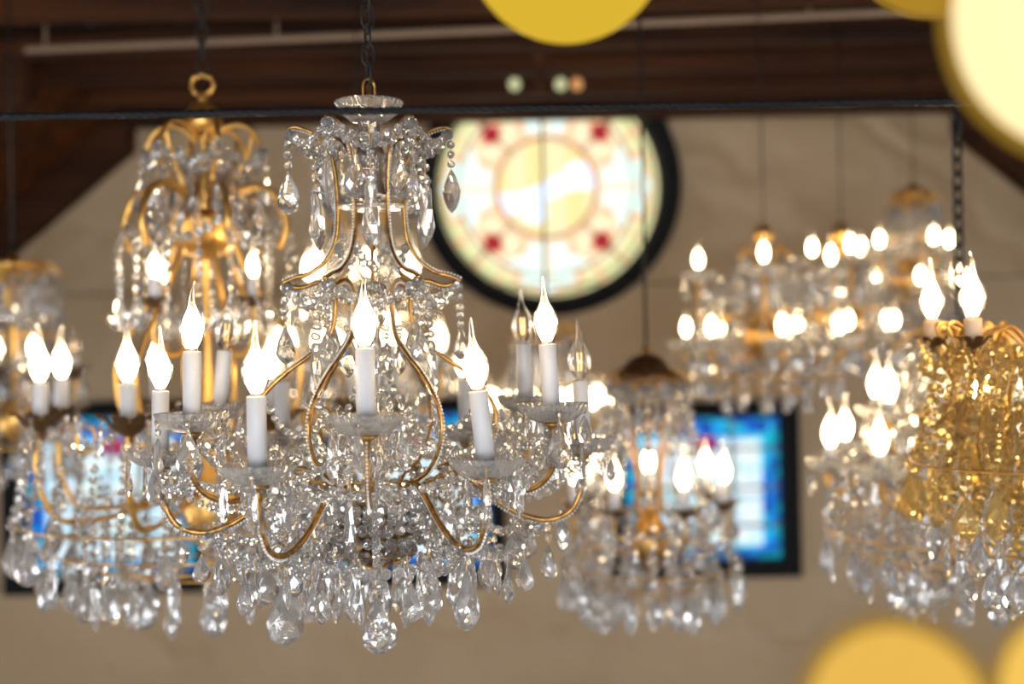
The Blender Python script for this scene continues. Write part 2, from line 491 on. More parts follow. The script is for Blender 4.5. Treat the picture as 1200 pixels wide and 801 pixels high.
mb = MB(); box(mb, WL - .2, WR + .2, YB - .2, DW + .2, -.1, 0)
struct(mb.build('floor', M['floor']))
# end wall as one mesh with real openings: columns between the openings
def gable_wall(name, y0, y1, holes, disc=None):
    mb = MB(); xs = sorted({WL, WR, XL, XR, *[h[0] for h in holes], *[h[1] for h in holes]})
    if disc: xs = sorted(set(xs) | {disc[0] - disc[2] * cos(pi * k / 24) for k in range(25)})
    for a, b in zip(xs, xs[1:]):
        c = (a + b) / 2; za, zb = ceil_z(a) + .05, ceil_z(b) + .05
        gaps = [(h[2], h[3], h[2], h[3]) for h in holes if h[0] < c < h[1]]
        if disc and abs(c - disc[0]) < disc[2]:
            ha = sqrt(max(0, disc[2] ** 2 - (a - disc[0]) ** 2)); hb = sqrt(max(0, disc[2] ** 2 - (b - disc[0]) ** 2))
            gaps.append((disc[1] - ha, disc[1] + ha, disc[1] - hb, disc[1] + hb))
        gaps.sort(); lo = (0., 0.)
        segs = []
        for g in gaps: segs.append((lo[0], lo[1], g[0], g[2])); lo = (g[1], g[3])
        segs.append((lo[0], lo[1], za, zb))
        for l0, l1, h0, h1 in segs:
            h0, h1 = min(h0, za), min(h1, zb)
            if h0 <= l0 and h1 <= l1: continue
            v = [(a, y0, l0), (b, y0, l1), (b, y0, h1), (a, y0, h0), (a, y1, l0), (b, y1, l1), (b, y1, h1), (a, y1, h0)]
            mb.add(v, [(0, 1, 2, 3), (7, 6, 5, 4), (0, 4, 5, 1), (3, 2, 6, 7), (0, 3, 7, 4), (1, 5, 6, 2)])
    return struct(mb.build(name, M['wall']))
gable_wall('wall_end', DW, DW + .22, RW, (RC.x, RC.z, RR * .96))
# glowing windows added unseen behind the camera, for fill and crystal sparkle
BW = [(-3.3, -2.2, 1.0, 2.5), (-1.6, -.4, .9, 3.1), (.4, 1.6, .9, 3.1), (2.2, 3.4, 1.0, 2.5)]
gable_wall('wall_rear', YB - .2, YB, BW)
for nm, x0, x1, xx in (('wall_left', WL - .2, WL, WL), ('wall_right', WR, WR + .2, WR)):
    mb = MB(); zt = ceil_z(xx)
    for a, b in ((YB - .2, -1.2), (.6, 2.2), (4., DW + .2)): box(mb, x0, x1, a, b, 0, zt + .2)
    for a, b in ((-1.2, .6), (2.2, 4.)): box(mb, x0, x1, a, b, 0, .55); box(mb, x0, x1, a, b, 1.5, zt + .2)
    struct(mb.build(nm, M['wall']))
M['fill_pane'] = emission('added_fill_pane', (.86, .93, 1.), 20.)  # added light panes that brighten the room and crystals
M['fill_pane_side'] = emission('added_fill_pane_side', (.90, .95, 1.), 14.)
def fill_window(name, x0, x1, y0, y1, z0, z1, m, axis):
    mb = MB(); box(mb, x0, x1, y0, y1, z0, z1); pane = mb.build(name, M[m]); struct(pane)
    f = MB(); t = .035
    if axis == 'y':
        for k in range(3): xx = x0 + (x1 - x0) * k / 2; box(f, xx - t, xx + t, y1, y1 + .05, z0, z1)
        for k in range(4): zz = z0 + (z1 - z0) * k / 3; box(f, x0, x1, y1, y1 + .05, zz - t, zz + t)
    else:
        xa, xb = (x1, x1 + .05) if x0 < 0 else (x0 - .05, x0)
        for k in range(4): yy = y0 + (y1 - y0) * k / 3; box(f, xa, xb, yy - t, yy + t, z0, z1)
        for k in range(3): zz = z0 + (z1 - z0) * k / 2; box(f, xa, xb, y0, y1, zz - t, zz + t)
    f.build('window_frame', M['frame'], pane)
n = 5
for a in BW:
    fill_window('window_%d' % n, a[0], a[1], YB - .12, YB - .10, a[2], a[3], 'fill_pane', 'y'); n += 1  # unseen rear windows, added as fill
for xx in (WL, WR):  # unseen glowing side panes, added as further fill
    for a, b in ((-1.2, .6), (2.2, 4.)):
        x0, x1 = (xx - .12, xx - .10) if xx < 0 else (xx + .10, xx + .12)
        fill_window('window_%d' % n, x0, x1, a, b, .55, 1.5, 'fill_pane_side', 'x'); n += 1  # added fill pane, not a real window
# ceiling: flat boards between two slopes
mb = MB(); y = YB
while y < DW:
    y2 = min(y + .17, DW)
    dz = random.uniform(0, .008)
    box(mb, XL, XR, y + .006, y2, ZC + dz, ZC + .05); y += .17
box(mb, XL - .05, XR + .05, YB, DW, ZC + .05, ZC + .10)
for sx, x0, x1 in ((-1, XL, WL), (1, XR, WR)):
    z1 = ceil_z(x1)
    v = [(x0, YB, ZC), (x1, YB, z1), (x1, DW, z1), (x0, DW, ZC), (x0, YB, ZC + .1), (x1, YB, z1 + .1), (x1, DW, z1 + .1), (x0, DW, ZC + .1)]
    mb.add(v, [(0, 1, 2, 3), (7, 6, 5, 4), (0, 4, 5, 1), (3, 2, 6, 7), (0, 3, 7, 4), (1, 5, 6, 2)])
struct(mb.build('ceiling', M['plank']))
def beam(nm, x0, x1, y0, y1, z0, z1, m='beam'):
    mb = MB(); box(mb, x0, x1, y0, y1, z0, z1); return struct(mb.build(nm, M[m]))
k = 0
for yy in (6.30, 5.72, 5.22, 4.74, 4.20, 3.3, 2.4, .9, -.8):
    k += 1
    beam('trim_%d' % k, XL, XR, yy, yy + .11, ZC - .13, ZC)
for yy in (6.32, 5.0, 3.6, .8):
    for sx, x0, x1 in ((-1, XL, WL), (1, XR, WR)):
        z1 = ceil_z(x1); mb = MB(); h = .24
        v = [(x0, yy, ZC), (x1, yy, z1), (x1, yy + .16, z1), (x0, yy + .16, ZC)]
        v = [(x, y_, z - h) for x, y_, z in v] + v
        mb.add(v, [(0, 1, 2, 3), (7, 6, 5, 4), (0, 4, 5, 1), (3, 2, 6, 7), (0, 3, 7, 4), (1, 5, 6, 2)])
        k += 1; struct(mb.build('trim_%d' % k, M['beam']))

# ---- round stained window
def tinted_mesh(name, quads, cols, m, parent=None, depth=.008):
    mb = MB(); cc = []
    for q, c in zip(quads, cols):
        mb.add(q, [(0, 1, 2, 3)]); cc.append(c)
    me = mb.mesh(name, M[m]); at = me.color_attributes.new('tint', 'FLOAT_COLOR', 'CORNER')
    data = []
    for c in cc: data += [c[0], c[1], c[2], 1.] * 4
    at.data.foreach_set('color', data)
    return me
M['stained'] = colored_emission('stained_glass_round', 1.0)
M['stained_rect'] = colored_emission('stained_glass_tall', .92)
CREAM, YEL, GREENW, PEACH, RED, WHITEB, LIME = (1., .90, .62), (.92, .74, .34), (.86, 1.05, .95), (.95, .52, .28), (.45, .012, .035), (.95, 1.05, 1.3), (.80, .78, .40)
def rose(x, z):
    r = sqrt(x * x + z * z); a = math.atan2(z, x)
    if r > .965: return (.85, .45, .20)
    # squares on the diagonals
    for q in range(4):
        aq = pi / 4 + q * pi / 2; cx, cz = .66 * cos(aq), .66 * sin(aq)
        if abs(x - cx) < .074 and abs(z - cz) < .074: return RED
        if abs(x - cx) < .105 and abs(z - cz) < .105: return (.98, .62, .34)
    if r < .45:
        if r > .40: return PEACH
        if abs(z - .10 * sin(5 * x) + .03) < .085: return WHITEB  # blue-white streaks and spots: reflections painted into the glass colour
        if (x - .27) ** 2 + (z - .1) ** 2 < .014 or (x + .1) ** 2 + (z + .2) ** 2 < .012: return WHITEB
        return (.96, .80, .36) if int((x + 9) * 6) % 2 else (.95, .85, .50)
    for q in range(4):                              # four leafy lobes
        aq = q * pi / 2; u = x * cos(aq) + z * sin(aq); w = -x * sin(aq) + z * cos(aq)
        if .46 < u < .90:
            t = (u - .46) / .44; wid = .30 * sin(pi * min(1, t * .85 + .12)) * (1 + .22 * cos(t * 16))
            if abs(w) < wid: return GREENW if abs(w) > .05 or t > .8 else (1., .92, .72)
            if abs(w) < wid + .06: return PEACH
    if r < .50: return (1., .70, .42)
    k = (a / (pi / 12)) % 1
    if r > .80: return LIME if k > .14 else PEACH
    return CREAM if k > .1 else YEL
quads, cols = [], []; NR, NA = 64, 220
CG = Vector((RC.x - .01, 0, RC.z)); yg = DW + .10
for i in range(NR):
    for j in range(NA):
        r0, r1 = i / NR, (i + 1) / NR; a0, a1 = 2 * pi * j / NA, 2 * pi * (j + 1) / NA
        q = [(CG.x + RG * 1.06 * r * cos(a), yg, CG.z + RG * 1.06 * r * sin(a)) for r, a in ((r0, a0), (r1, a0), (r1, a1), (r0, a1))]
        am, rm = (a0 + a1) / 2, (r0 + r1) / 2
        quads.append(q); cols.append(rose(rm * cos(am), rm * sin(am)))
me = tinted_mesh('window_1', quads, cols, 'stained'); rose_o = struct(link('window_1', me))
rose_o['label'] = 'round stained glass rose window with red squares in a black ring'
mb = MB(); ring = []
def ring_loft(mb, c, prof, n=96):
    v, f = [], []
    for r, y in prof:
        for i in range(n): a = 2 * pi * i / n; v.append((c.x + r * cos(a), y, c.z + r * sin(a)))
    L = len(prof)
    for k in range(L):
        for i in range(n):
            j = (i + 1) % n; k2 = (k + 1) % L; f.append((k * n + i, k * n + j, k2 * n + j, k2 * n + i))
    mb.add(v, f)
ring_loft(mb, RC, [(RR, DW - .07), (RR * .97, DW - .10), (RG * 1.03, DW - .10), (RG * 1.0, DW - .05), (RG * 1.0, DW + .12), (RR * .95, DW + .12), (RR, DW)])
mb.build('window_frame', M['frame'], rose_o, smooth=False)
mb = MB()
for r in (.455, .80, .965):
    tube(mb, [Vector((CG.x + RG * r * cos(a), yg - .006, CG.z + RG * r * sin(a))) for a in [2 * pi * i / 64 for i in range(64)]], .006, 5, closed=True)
for q in range(4):
    a = pi / 4 + q * pi / 2; tube_ends(mb, (CG.x + RG * .455 * cos(a), yg - .006, CG.z + RG * .455 * sin(a)), (CG.x + RG * cos(a), yg - .006, CG.z + RG * sin(a)), .006, 5)
mb.build('lead_came', M['reveal'], rose_o)
# ---- three tall stained windows
def rect_glass(u, v, seed):
    """u, v in 0..1"""
    R = random.Random(seed + int(u * 14) * 31 + int(v * 16) * 57)
    if u < .035 or u > .965 or v < .03 or v > .97: return (.02, .10, .34) if R.random() < .6 else (.01, .30, .38)
    if u < .105 or u > .895 or v < .09 or v > .86:
        return [(.015, .13, .62), (.02, .28, .85), (.01, .45, .62), (.03, .55, .80), (.02, .07, .40)][R.randrange(5)]
    du, dv = u - .52, v - .83
    if du * du + dv * dv * 1.3 < .011: return (.45, .03, .12) if du * du + dv * dv < .004 else (.20, .04, .35)
    if u < .12 or u > .88 or v > .83: return (.18, .62, .95)
    gx, gy = (u * 4.2) % 1, (v * 4.8) % 1
    if gx < .06 or gy < .055: return (.20, .45, .62)
    return [(.80, .97, 1.1), (.92, 1.02, 1.1), (.66, .92, 1.08), (.72, 1.0, .98), (.88, .98, .94)][R.randrange(5)]
for wi, (x0, x1, z0, z1) in enumerate(RW):
    quads, cols = [], []; NX, NZ = 84, 90; b = .085
    for i in range(NX):
        for j in range(NZ):
            X = [x0 + b + (x1 - x0 - 2 * b) * t / NX for t in (i, i + 1)]; Z = [z0 + b + (z1 - z0 - 2 * b) * t / NZ for t in (j, j + 1)]
            quads.append([(X[0], DW + .08, Z[0]), (X[1], DW + .08, Z[0]), (X[1], DW + .08, Z[1]), (X[0], DW + .08, Z[1])])
            cols.append(rect_glass((i + .5) / NX, (j + .5) / NZ, wi * 7))
    o = struct(link('window_%d' % (wi + 2), tinted_mesh('g', quads, cols, 'stained_rect')))
    mb = MB(); e = .0
    for a in ((x0, x1, z1 - b, z1), (x0, x1, z0, z0 + b), (x0, x0 + b, z0 + b, z1 - b), (x1 - b, x1, z0 + b, z1 - b)):
        box(mb, a[0], a[1], DW - .05, DW + .16, a[2], a[3])
    mb.build('window_frame', M['frame'], o)
    mb = MB()
    for t in (.34, .66): xx = x0 + (x1 - x0) * t; box(mb, xx - .008, xx + .008, DW + .06, DW + .075, z0 + b, z1 - b)
    for t in (.28, .5, .72): zz = z0 + (z1 - z0) * t; box(mb, x0 + b, x1 - b, DW + .06, DW + .075, zz - .008, zz + .008)
    mb.build('lead_came', M['reveal'], o)

# ------------------------------------------------------------------ things near the ceiling
def thing(o, label, cat, group=None):
    o['label'] = label; o['category'] = cat
    if group: o['group'] = group
    return o
M['pipe'] = principled('tan_conduit', (.20, .13, .08), .6)
mb = MB(); a, b = P(30, 46, 4.55), P(1280, 6, 4.2); a.z = b.z = ZC - .16
mb2 = MB(); tube_ends(mb, a, b, .013, 12)
for t in (.02, .25, .5, .75, .98):
    q = a.lerp(b, t); tube_ends(mb, q, (q.x, q.y, ZC), .006, 6)
thing(mb.build('conduit_pipe', M['pipe'], smooth=False), 'tan conduit pipe running level under the brown ceiling joists', 'pipe')
for i, (px, py, dd, lab) in enumerate(((110, 16, 4.4, 'dark spotlight under the joists, the one above the sloping beam'),
                                       (212, 12, 4.4, 'dark spotlight under the joists, beside the tall gilt chandelier chain'))):
    p = P(px, py, dd); mb = MB(); q = Vector((p.x, p.y, p.z))
    T = Matrix.Translation(q) @ Matrix.Rotation(radians(100), 4, 'X') @ Matrix.Rotation(radians(25), 4, 'Y')
    lathe(mb, [(.01, -.06), (.04, -.055), (.045, .05), (.052, .07), (.046, .07), (.04, .055)], 18, T)
    o = mb.build('ceiling_spotlight', M['black'], smooth=True)
    s = MB(); tube_ends(s, q, (q.x, q.y, ZC), .012, 8); s.build('stem', M['black'], o)
    thing(o, lab, 'spotlight', 'ceiling spotlights')
# twisted steel cable crossing in front
mb = MB(); a, b = P(-500, 144, 1.62), P(1800, 109, 1.58)
L = (b - a).length; t = (b - a).normalized(); s1 = Vector((0, 0, 1)); s2 = t.cross(s1).normalized(); N = 900
for w in range(3):
    pts = [a.lerp(b, i / N) + (s1 * cos(2 * pi * (i / N * L / .045) + w * 2.094) + s2 * sin(2 * pi * (i / N * L / .045) + w * 2.094)) * .0024 for i in range(N + 1)]
    tube(mb, pts, .0034, 6)
thing(mb.build('steel_cable', M['cablem'], smooth=True), 'black twisted steel cable stretched level in front of the chandeliers', 'cable')
mb = MB(); a, b = P(0, 347, 6.32), P(1200, 323, 6.32); a.x = WL; b.x = WR; a.z = b.z = P(600, 335, 6.32).z; tube_ends(mb, a, b, .0045, 8)
thing(mb.build('wall_cable', M['black'], smooth=True), 'thin dark far cable stretched level just before the tan end wall', 'cable')
# a small pair of lamps on the truss above the rose window
for px, lab in ((603, 'small round lamp above the rose window, alone on its side of the post'), (657, 'small round lamp above the rose window, close by the post'), (676, 'small amber lamp above the rose window, outermost of its pair')):
    p = P(px, 99, 5.35); mb = MB(); lathe(mb, [(.002, -.028), (.02, -.02), (.028, 0), (.02, .02), (.01, .028)], 14, Matrix.Translation(p))
    if px not in M: M[px] = emission('indicator_%d' % px, (.62, .62, .34) if px != 676 else (.7, .33, .12), .9)
    o = mb.build('small_lamp', M[px], smooth=True)
    s = MB(); tube_ends(s, p + Vector((0, 0, .02)), (p.x, p.y, ZC), .008, 8); s.build('stem', M['black'], o)
    thing(o, lab, 'lamp', 'lamps above the rose window')
mb = MB(); p = P(633, 100, 4.62); box(mb, p.x - .022, p.x + .022, p.y, p.y + .04, P(633, 111, 4.62).z, ZC); struct(mb.build('trim_40', M['beam']))

# ------------------------------------------------------------------ out-of-focus light discs, built as glowing balls near the camera
def light_disc(px, py, d, r, core, strength, label, up=True, halo=1.14, hc=(.80, .46, .06), hs=.42, ha=.42):
    p = P(px, py, d); R = r * d / F
    root = bpy.data.objects.new('light_disc_ball', None); COL.objects.link(root); root.location = p
    thing(root, label, 'lamp', 'out-of-focus light discs')
    m = emission('light_disc_glow', core, strength)
    mb = MB(); lathe(mb, [(max(R * sin(pi * t / 24), .0005), -R * cos(pi * t / 24)) for t in range(25)], 40)
    mb.build('light_disc_core', m, root, smooth=True)
    if halo:
        mm, nt, out = mat('light_disc_halo')  # glow around the disc, made as an emitting see-through shell
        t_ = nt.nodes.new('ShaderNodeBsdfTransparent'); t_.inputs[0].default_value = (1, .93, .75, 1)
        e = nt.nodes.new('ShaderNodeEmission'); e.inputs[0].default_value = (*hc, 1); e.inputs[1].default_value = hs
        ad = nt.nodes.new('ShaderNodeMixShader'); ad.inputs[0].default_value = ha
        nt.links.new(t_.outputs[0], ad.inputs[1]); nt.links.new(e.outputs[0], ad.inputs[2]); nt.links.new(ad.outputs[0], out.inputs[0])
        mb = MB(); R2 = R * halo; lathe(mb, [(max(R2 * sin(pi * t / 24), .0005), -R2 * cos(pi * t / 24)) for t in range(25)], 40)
        mb.build('halo_shell', mm, root, smooth=True)
    else: R2 = R
    mb = MB(); sg = 1 if up else -1  # made-up supports so the light discs don't float
    lathe(mb, [(R * .28, sg * R2 * .96), (R * .26, sg * R2 * 1.12), (R * .08, sg * R2 * 1.2)][::sg], 20)
    mb.build('added_collar', M['gilt'], root, smooth=True)
    mb = MB(); zt = (ceil_z(p.x) - p.z) if up else -p.z
    tube_ends(mb, (0, 0, sg * R2 * 1.1), (0, 0, zt), .005 if up else .012, 10)
    mb.build('added_cord' if up else 'added_stand', M['bronze'], root)
light_disc(664, -71, 1.25, 119, (.72, .46, .035), .86, 'deep yellow out-of-focus light disc, built as a ball above the rose window', halo=None)
light_disc(1303, 5, .85, 176, (1., .88, .62), 1.65, 'huge cream out-of-focus light disc beside the haze tinted chandelier', halo=1.10)
light_disc(1098, -84, 1.35, 96, (.62, .36, .03), .62, 'half hidden amber light veil, built as a ball next to the huge cream disc', halo=1.08)
light_disc(1051, 838, .75, 100, (.95, .60, .14), 1.06, 'yellow out-of-focus light disc below the crystal chandeliers, on an added stand', up=False, halo=1.15)
light_disc(1272, 812, .75, 92, (1., .66, .16), 1.15, 'yellow out-of-focus light disc on an added stand, cut off by the edge of view', up=False, halo=1.12)
bpy.context.view_layer.update()
D2R = pi / 180
# ===== main chandelier, in focus =====
c = Chandelier('chandelier', 438, 2.05, 'sharp clear crystal birdcage chandelier with twelve white candles, hanging in front of the rose window', trimstep=3.9)
c.chain(118, 1.5, 26, 'black', sub=True)
# glass dish at the top, stem and vase
c.turned([(9, 145), (22, 141), (33, 132), (39, 121), (38, 119), (31, 129), (20, 137), (3, 140)], 'top_dish', 'pan', 120, rip=30, amp=.035, smooth=False)
c.turned([(3, 100), (3, 117), (6, 118), (6, 120), (2, 122), (2, 560)], 'central_rod', 'gilt', 12)
c.turned([(14, 142), (12, 145), (11, 150), (11, 166), (14, 170)], 'glass_stem', 'pan', 24, rip=8, amp=.10)
c.turned([(13, 172), (16, 180), (15, 195), (12, 210), (16, 226), (17, 232), (10, 234)], 'glass_vase', 'crystal', 16, rip=8, amp=.08)
c.turned([(4, 239), (38, 240), (39, 242), (38, 244), (4, 245)], 'neck_plate', 'pan', 48)
c.turned([(4, 330), (14, 334), (17, 350), (9, 372), (6, 400), (12, 420), (16, 440), (8, 460), (5, 520), (15, 545), (6, 560)], 'glass_column', 'crystal', 16, rip=8, amp=.10)
AZ6 = [pi / 6 + k * pi / 3 for k in range(6)]
for k, az in enumerate(AZ6):
    c.rod([(96, 152), (86, 149), (66, 156), (50, 172), (42, 195), (39, 230), (39, 262), (43, 285), (54, 305), (72, 319), (90, 324), (104, 330)], az, 2.0, 'upper_rib', side=-1, rf=lambda t: .75 + .5 * min(1, 4 * t))
    c.rod([(103, 331), (84, 336), (64, 330), (50, 334), (44, 348), (45, 372), (53, 396), (76, 416), (104, 436), (130, 462), (142, 488), (136, 518), (114, 542), (88, 556)], az, 2.6, 'cage_rib', side=-1)
    c.rod([(88, 556), (72, 560), (56, 575), (50, 600), (44, 632), (30, 655), (6, 662)], az, 2.2, 'basket_rib', beads=False)
for R, y in ((88, 556), (46, 646)):
    mb = MB(); tube(mb, [c.pt(R, y, 2 * pi * i / 48) for i in range(48)], 1.1 * c.s, 6, closed=True); mb.build('basket_ring', M['gold'], c.o, smooth=True)
c.turned([(4, 585), (30, 590), (42, 606), (44, 622), (36, 640), (20, 652), (4, 658)], 'basket_bowl', 'bronze', 24, rip=12, amp=.05)
c.turned([(3, 655), (9, 658), (12, 664), (7, 672), (2, 676)], 'base_cap', 'gold', 20)
# upper arms: azimuth 0 is towards the camera
up = [(86, 556), (104, 551), (130, 556), (156, 565), (180, 570), (206, 562), (222, 543), (227, 518), (223, 494)]
unlit_up = {3: True, 2: True, 4: True}
upaz = [-.04, 60 * D2R, 120 * D2R, 173.5 * D2R, 240 * D2R, 300 * D2R]
lit_up = [1, 1, 0, 1, 0, 1]
lean_up = [(0, 0), (.0, -.05), (0, -.03), (0, 0), (0, .11), (0, .02)]
for az, lit, (ln, lx) in zip(upaz, lit_up, lean_up):
    az += 0
    c.rod(up, az, 3.0, 'arm', side=1)
    c.candle(223, 473, az, 81, bool(lit), ln, 39, leanx=lx)
low = [(86, 557), (102, 560), (122, 574), (148, 596), (176, 611), (204, 616), (228, 607), (240, 588), (246, 566), (246, 540)]
lowaz = [-28 * D2R, 26.5 * D2R, 90 * D2R, 150 * D2R, 210 * D2R, 270 * D2R]
for az, lit, lx in zip(lowaz, (1, 1, 0, 1, 0, 1), (0, -.09, -.02, -.03, .0, .02)):
    c.rod(low, az, 3.2, 'arm', side=1)
    c.candle(246, 519, az, 82, bool(lit), 0, 39, leanx=lx)
# pans: small drops and garlands around the rim
for i, (R, y, az) in enumerate([(223, 477, a) for a in upaz] + [(246, 524, a) for a in lowaz]):
    for j in range(5):
        a = 2 * pi * (j + .3) / 5 + random.uniform(-.2, .2)
        dx, dy = 35 * cos(a), 35 * sin(a)                     # offset in the pan plane
        X, Y = R * sin(az) + dx, R * cos(az) + dy
        R2, a2 = sqrt(X * X + Y * Y), math.atan2(X, Y)
        c.drop(random.choice(['spear', 'almond', 'spear', 'teardrop']), R2, y, a2, random.uniform(44, 66))
    c.drop('almond', R - 4, y + 26, az, 42)
# crown: swags between the tips and drops under them
n3 = 0
for k, az in enumerate(AZ6):
    nx = az + pi / 3
    c.garland((94, 154, az), (94, 154, nx), 20, 10.5)
    c.garland((94, 154, az), (44, 176, az + pi / 6), 10, 10.5)
    c.garland((44, 172, az + pi / 6), (94, 154, nx), 12, 10.5)
    c.garland((95, 153, az), (95, 188, az), 0, 9)
    c.drop('teardrop' if k % 2 == 0 else 'almond', 95, 188, az, 62)
    c.drop('spear', 72, 196, az + pi / 6, 96)
    c.garland((44, 176, az + pi / 6), (72, 198, az + pi / 6), 2, 10)
    c.drop('teardrop', 52, 172, az + .2, 66)
c.drop('spear', 16, 195, 0.05, 90); c.drop('spear', 22, 322, .5, 60); c.drop('spear', 22, 322, -2.5, 60)
# middle flare
for k, az in enumerate(AZ6):
    nx = az + pi / 3
    c.garland((40, 284, az), (40, 284, nx), 28, 11)
    c.garland((101, 331, az), (101, 331, nx), 26, 11)
    c.garland((101, 331, az), (50, 336, az + pi / 6), 16, 10)
    c.garland((50, 336, az + pi / 6), (101, 331, nx), 16, 10)
    c.garland((102, 331, az), (102, 368, az), 0, 10)
    c.drop('teardrop', 102, 366, az, 58)
    c.drop('spear', 76, 388, az + pi / 6, 84)
    c.garland((70, 352, az + pi / 6), (76, 390, az + pi / 6), 0, 9.5)
    c.drop('teardrop', 58, 362, az + pi / 7, 62)
    c.drop('almond', 30, 380, az, 62)
# inside and around the cage
for k, az in enumerate(AZ6):
    nx = az + pi / 3
    c.garland((139, 500, az), (139, 500, nx), 38, 9.5)
    c.garland((128, 462, az), (86, 500, az + pi / 6), 20, 9.5)
    c.garland((16, 440, az), (86, 556, az), 18, 9)
    c.garland((88, 556, az), (223, 492, upaz[k]), 52, 9.5)
    c.garland((88, 558, az), (252, 545, lowaz[k] if abs(lowaz[k] - az) < 1 else az), 40, 9.5)
    c.drop('spear', 112, 545, az + .25, 90); c.drop('almond', 60, 545, az + pi / 6, 56)
# basket net of octagons
for y, R, n in ((574, 74, 16), (588, 66, 15), (602, 60, 14), (616, 56, 13), (630, 50, 12), (644, 42, 10)):
    for q in range(3):
        a0 = q * 2 * pi / 3 + y * .1
        mbx = MB(); nb = max(2, n * 2 // 3)
        for i in range(nb):
            a = a0 + 2 * pi / 3 * (i + .5) / nb; p = c.pt(R, y + random.uniform(-3, 3), a)
            octagon(mbx, T3(p, rz=a + c.spin, s=random.uniform(13, 16) * c.s))
        tube(mbx, [c.pt(R, y, a0 + 2 * pi / 3 * i / 10) for i in range(11)], .4 * c.s, 4, 1)
        mbx.build('octagon_row', [M['bead'], M['crystal']], c.o)
# skirt: swags between the low points of the lower arms, drops below
for k in range(6):
    a0, a1 = lowaz[k], (lowaz[(k + 1) % 6] + (2 * pi if k == 5 else 0))
    if k == 5: a0, a1 = lowaz[5], lowaz[0] + 2 * pi
    c.garland((196, 618, a0), (196, 618, a1), 22, 11)
    am = (a0 + a1) / 2
    c.garland((196, 618, a0), (100, 640, a0), 18, 11)
    c.garland((150, 604, am), (60, 640, am), 22, 10.5)
    c.garland((88, 560, am), (150, 606, am), 26, 10)
    c.garland((90, 566, a0), (176, 612, a0), 34, 10)
    c.garland((246, 540, a0), (223, 500, upaz[k]), 40, 9)
    c.garland((246, 540, a0), (223, 500, upaz[(k + 1) % 6]), 36, 9)
    for R, y, a, L, kd in ((202, 622, a0, 76, 'teardrop'), (180, 618, a0 + .10, 60, 'teardrop'), (160, 612, a0 - .12, 62, 'teardrop'), (222, 614, a0 + .07, 50, 'almond'),
                           (168, 640, am, 58, 'teardrop'), (176, 632, am - .2, 50, 'almond'), (176, 632, am + .2, 54, 'teardrop'),
                           (130, 634, a0, 66, 'teardrop'), (112, 632, am, 62, 'almond'), (110, 632, am + .3, 66, 'spear'), (90, 628, a0 + .2, 84, 'spear'), (70, 640, am, 74, 'almond')):
        if abs(math.sin(a)) * R > 190 and y > 620: L *= .85
        c.drop(kd, R, y + random.uniform(-9, 9), a, L * random.uniform(.85, 1.1))
for j in range(12):
    a = 2 * pi * j / 12 + .1; c.drop('spear' if j % 2 else 'almond', 50 if j % 2 else 36, 648, a, 80 if j % 2 else 76)
c.garland((5, 672, 0), (5, 700, 0), 0, 10)
c.drop('almond', 4, 652, .1, 72)
c.drop('ball', 0, 716, 0, 50)
c.done()

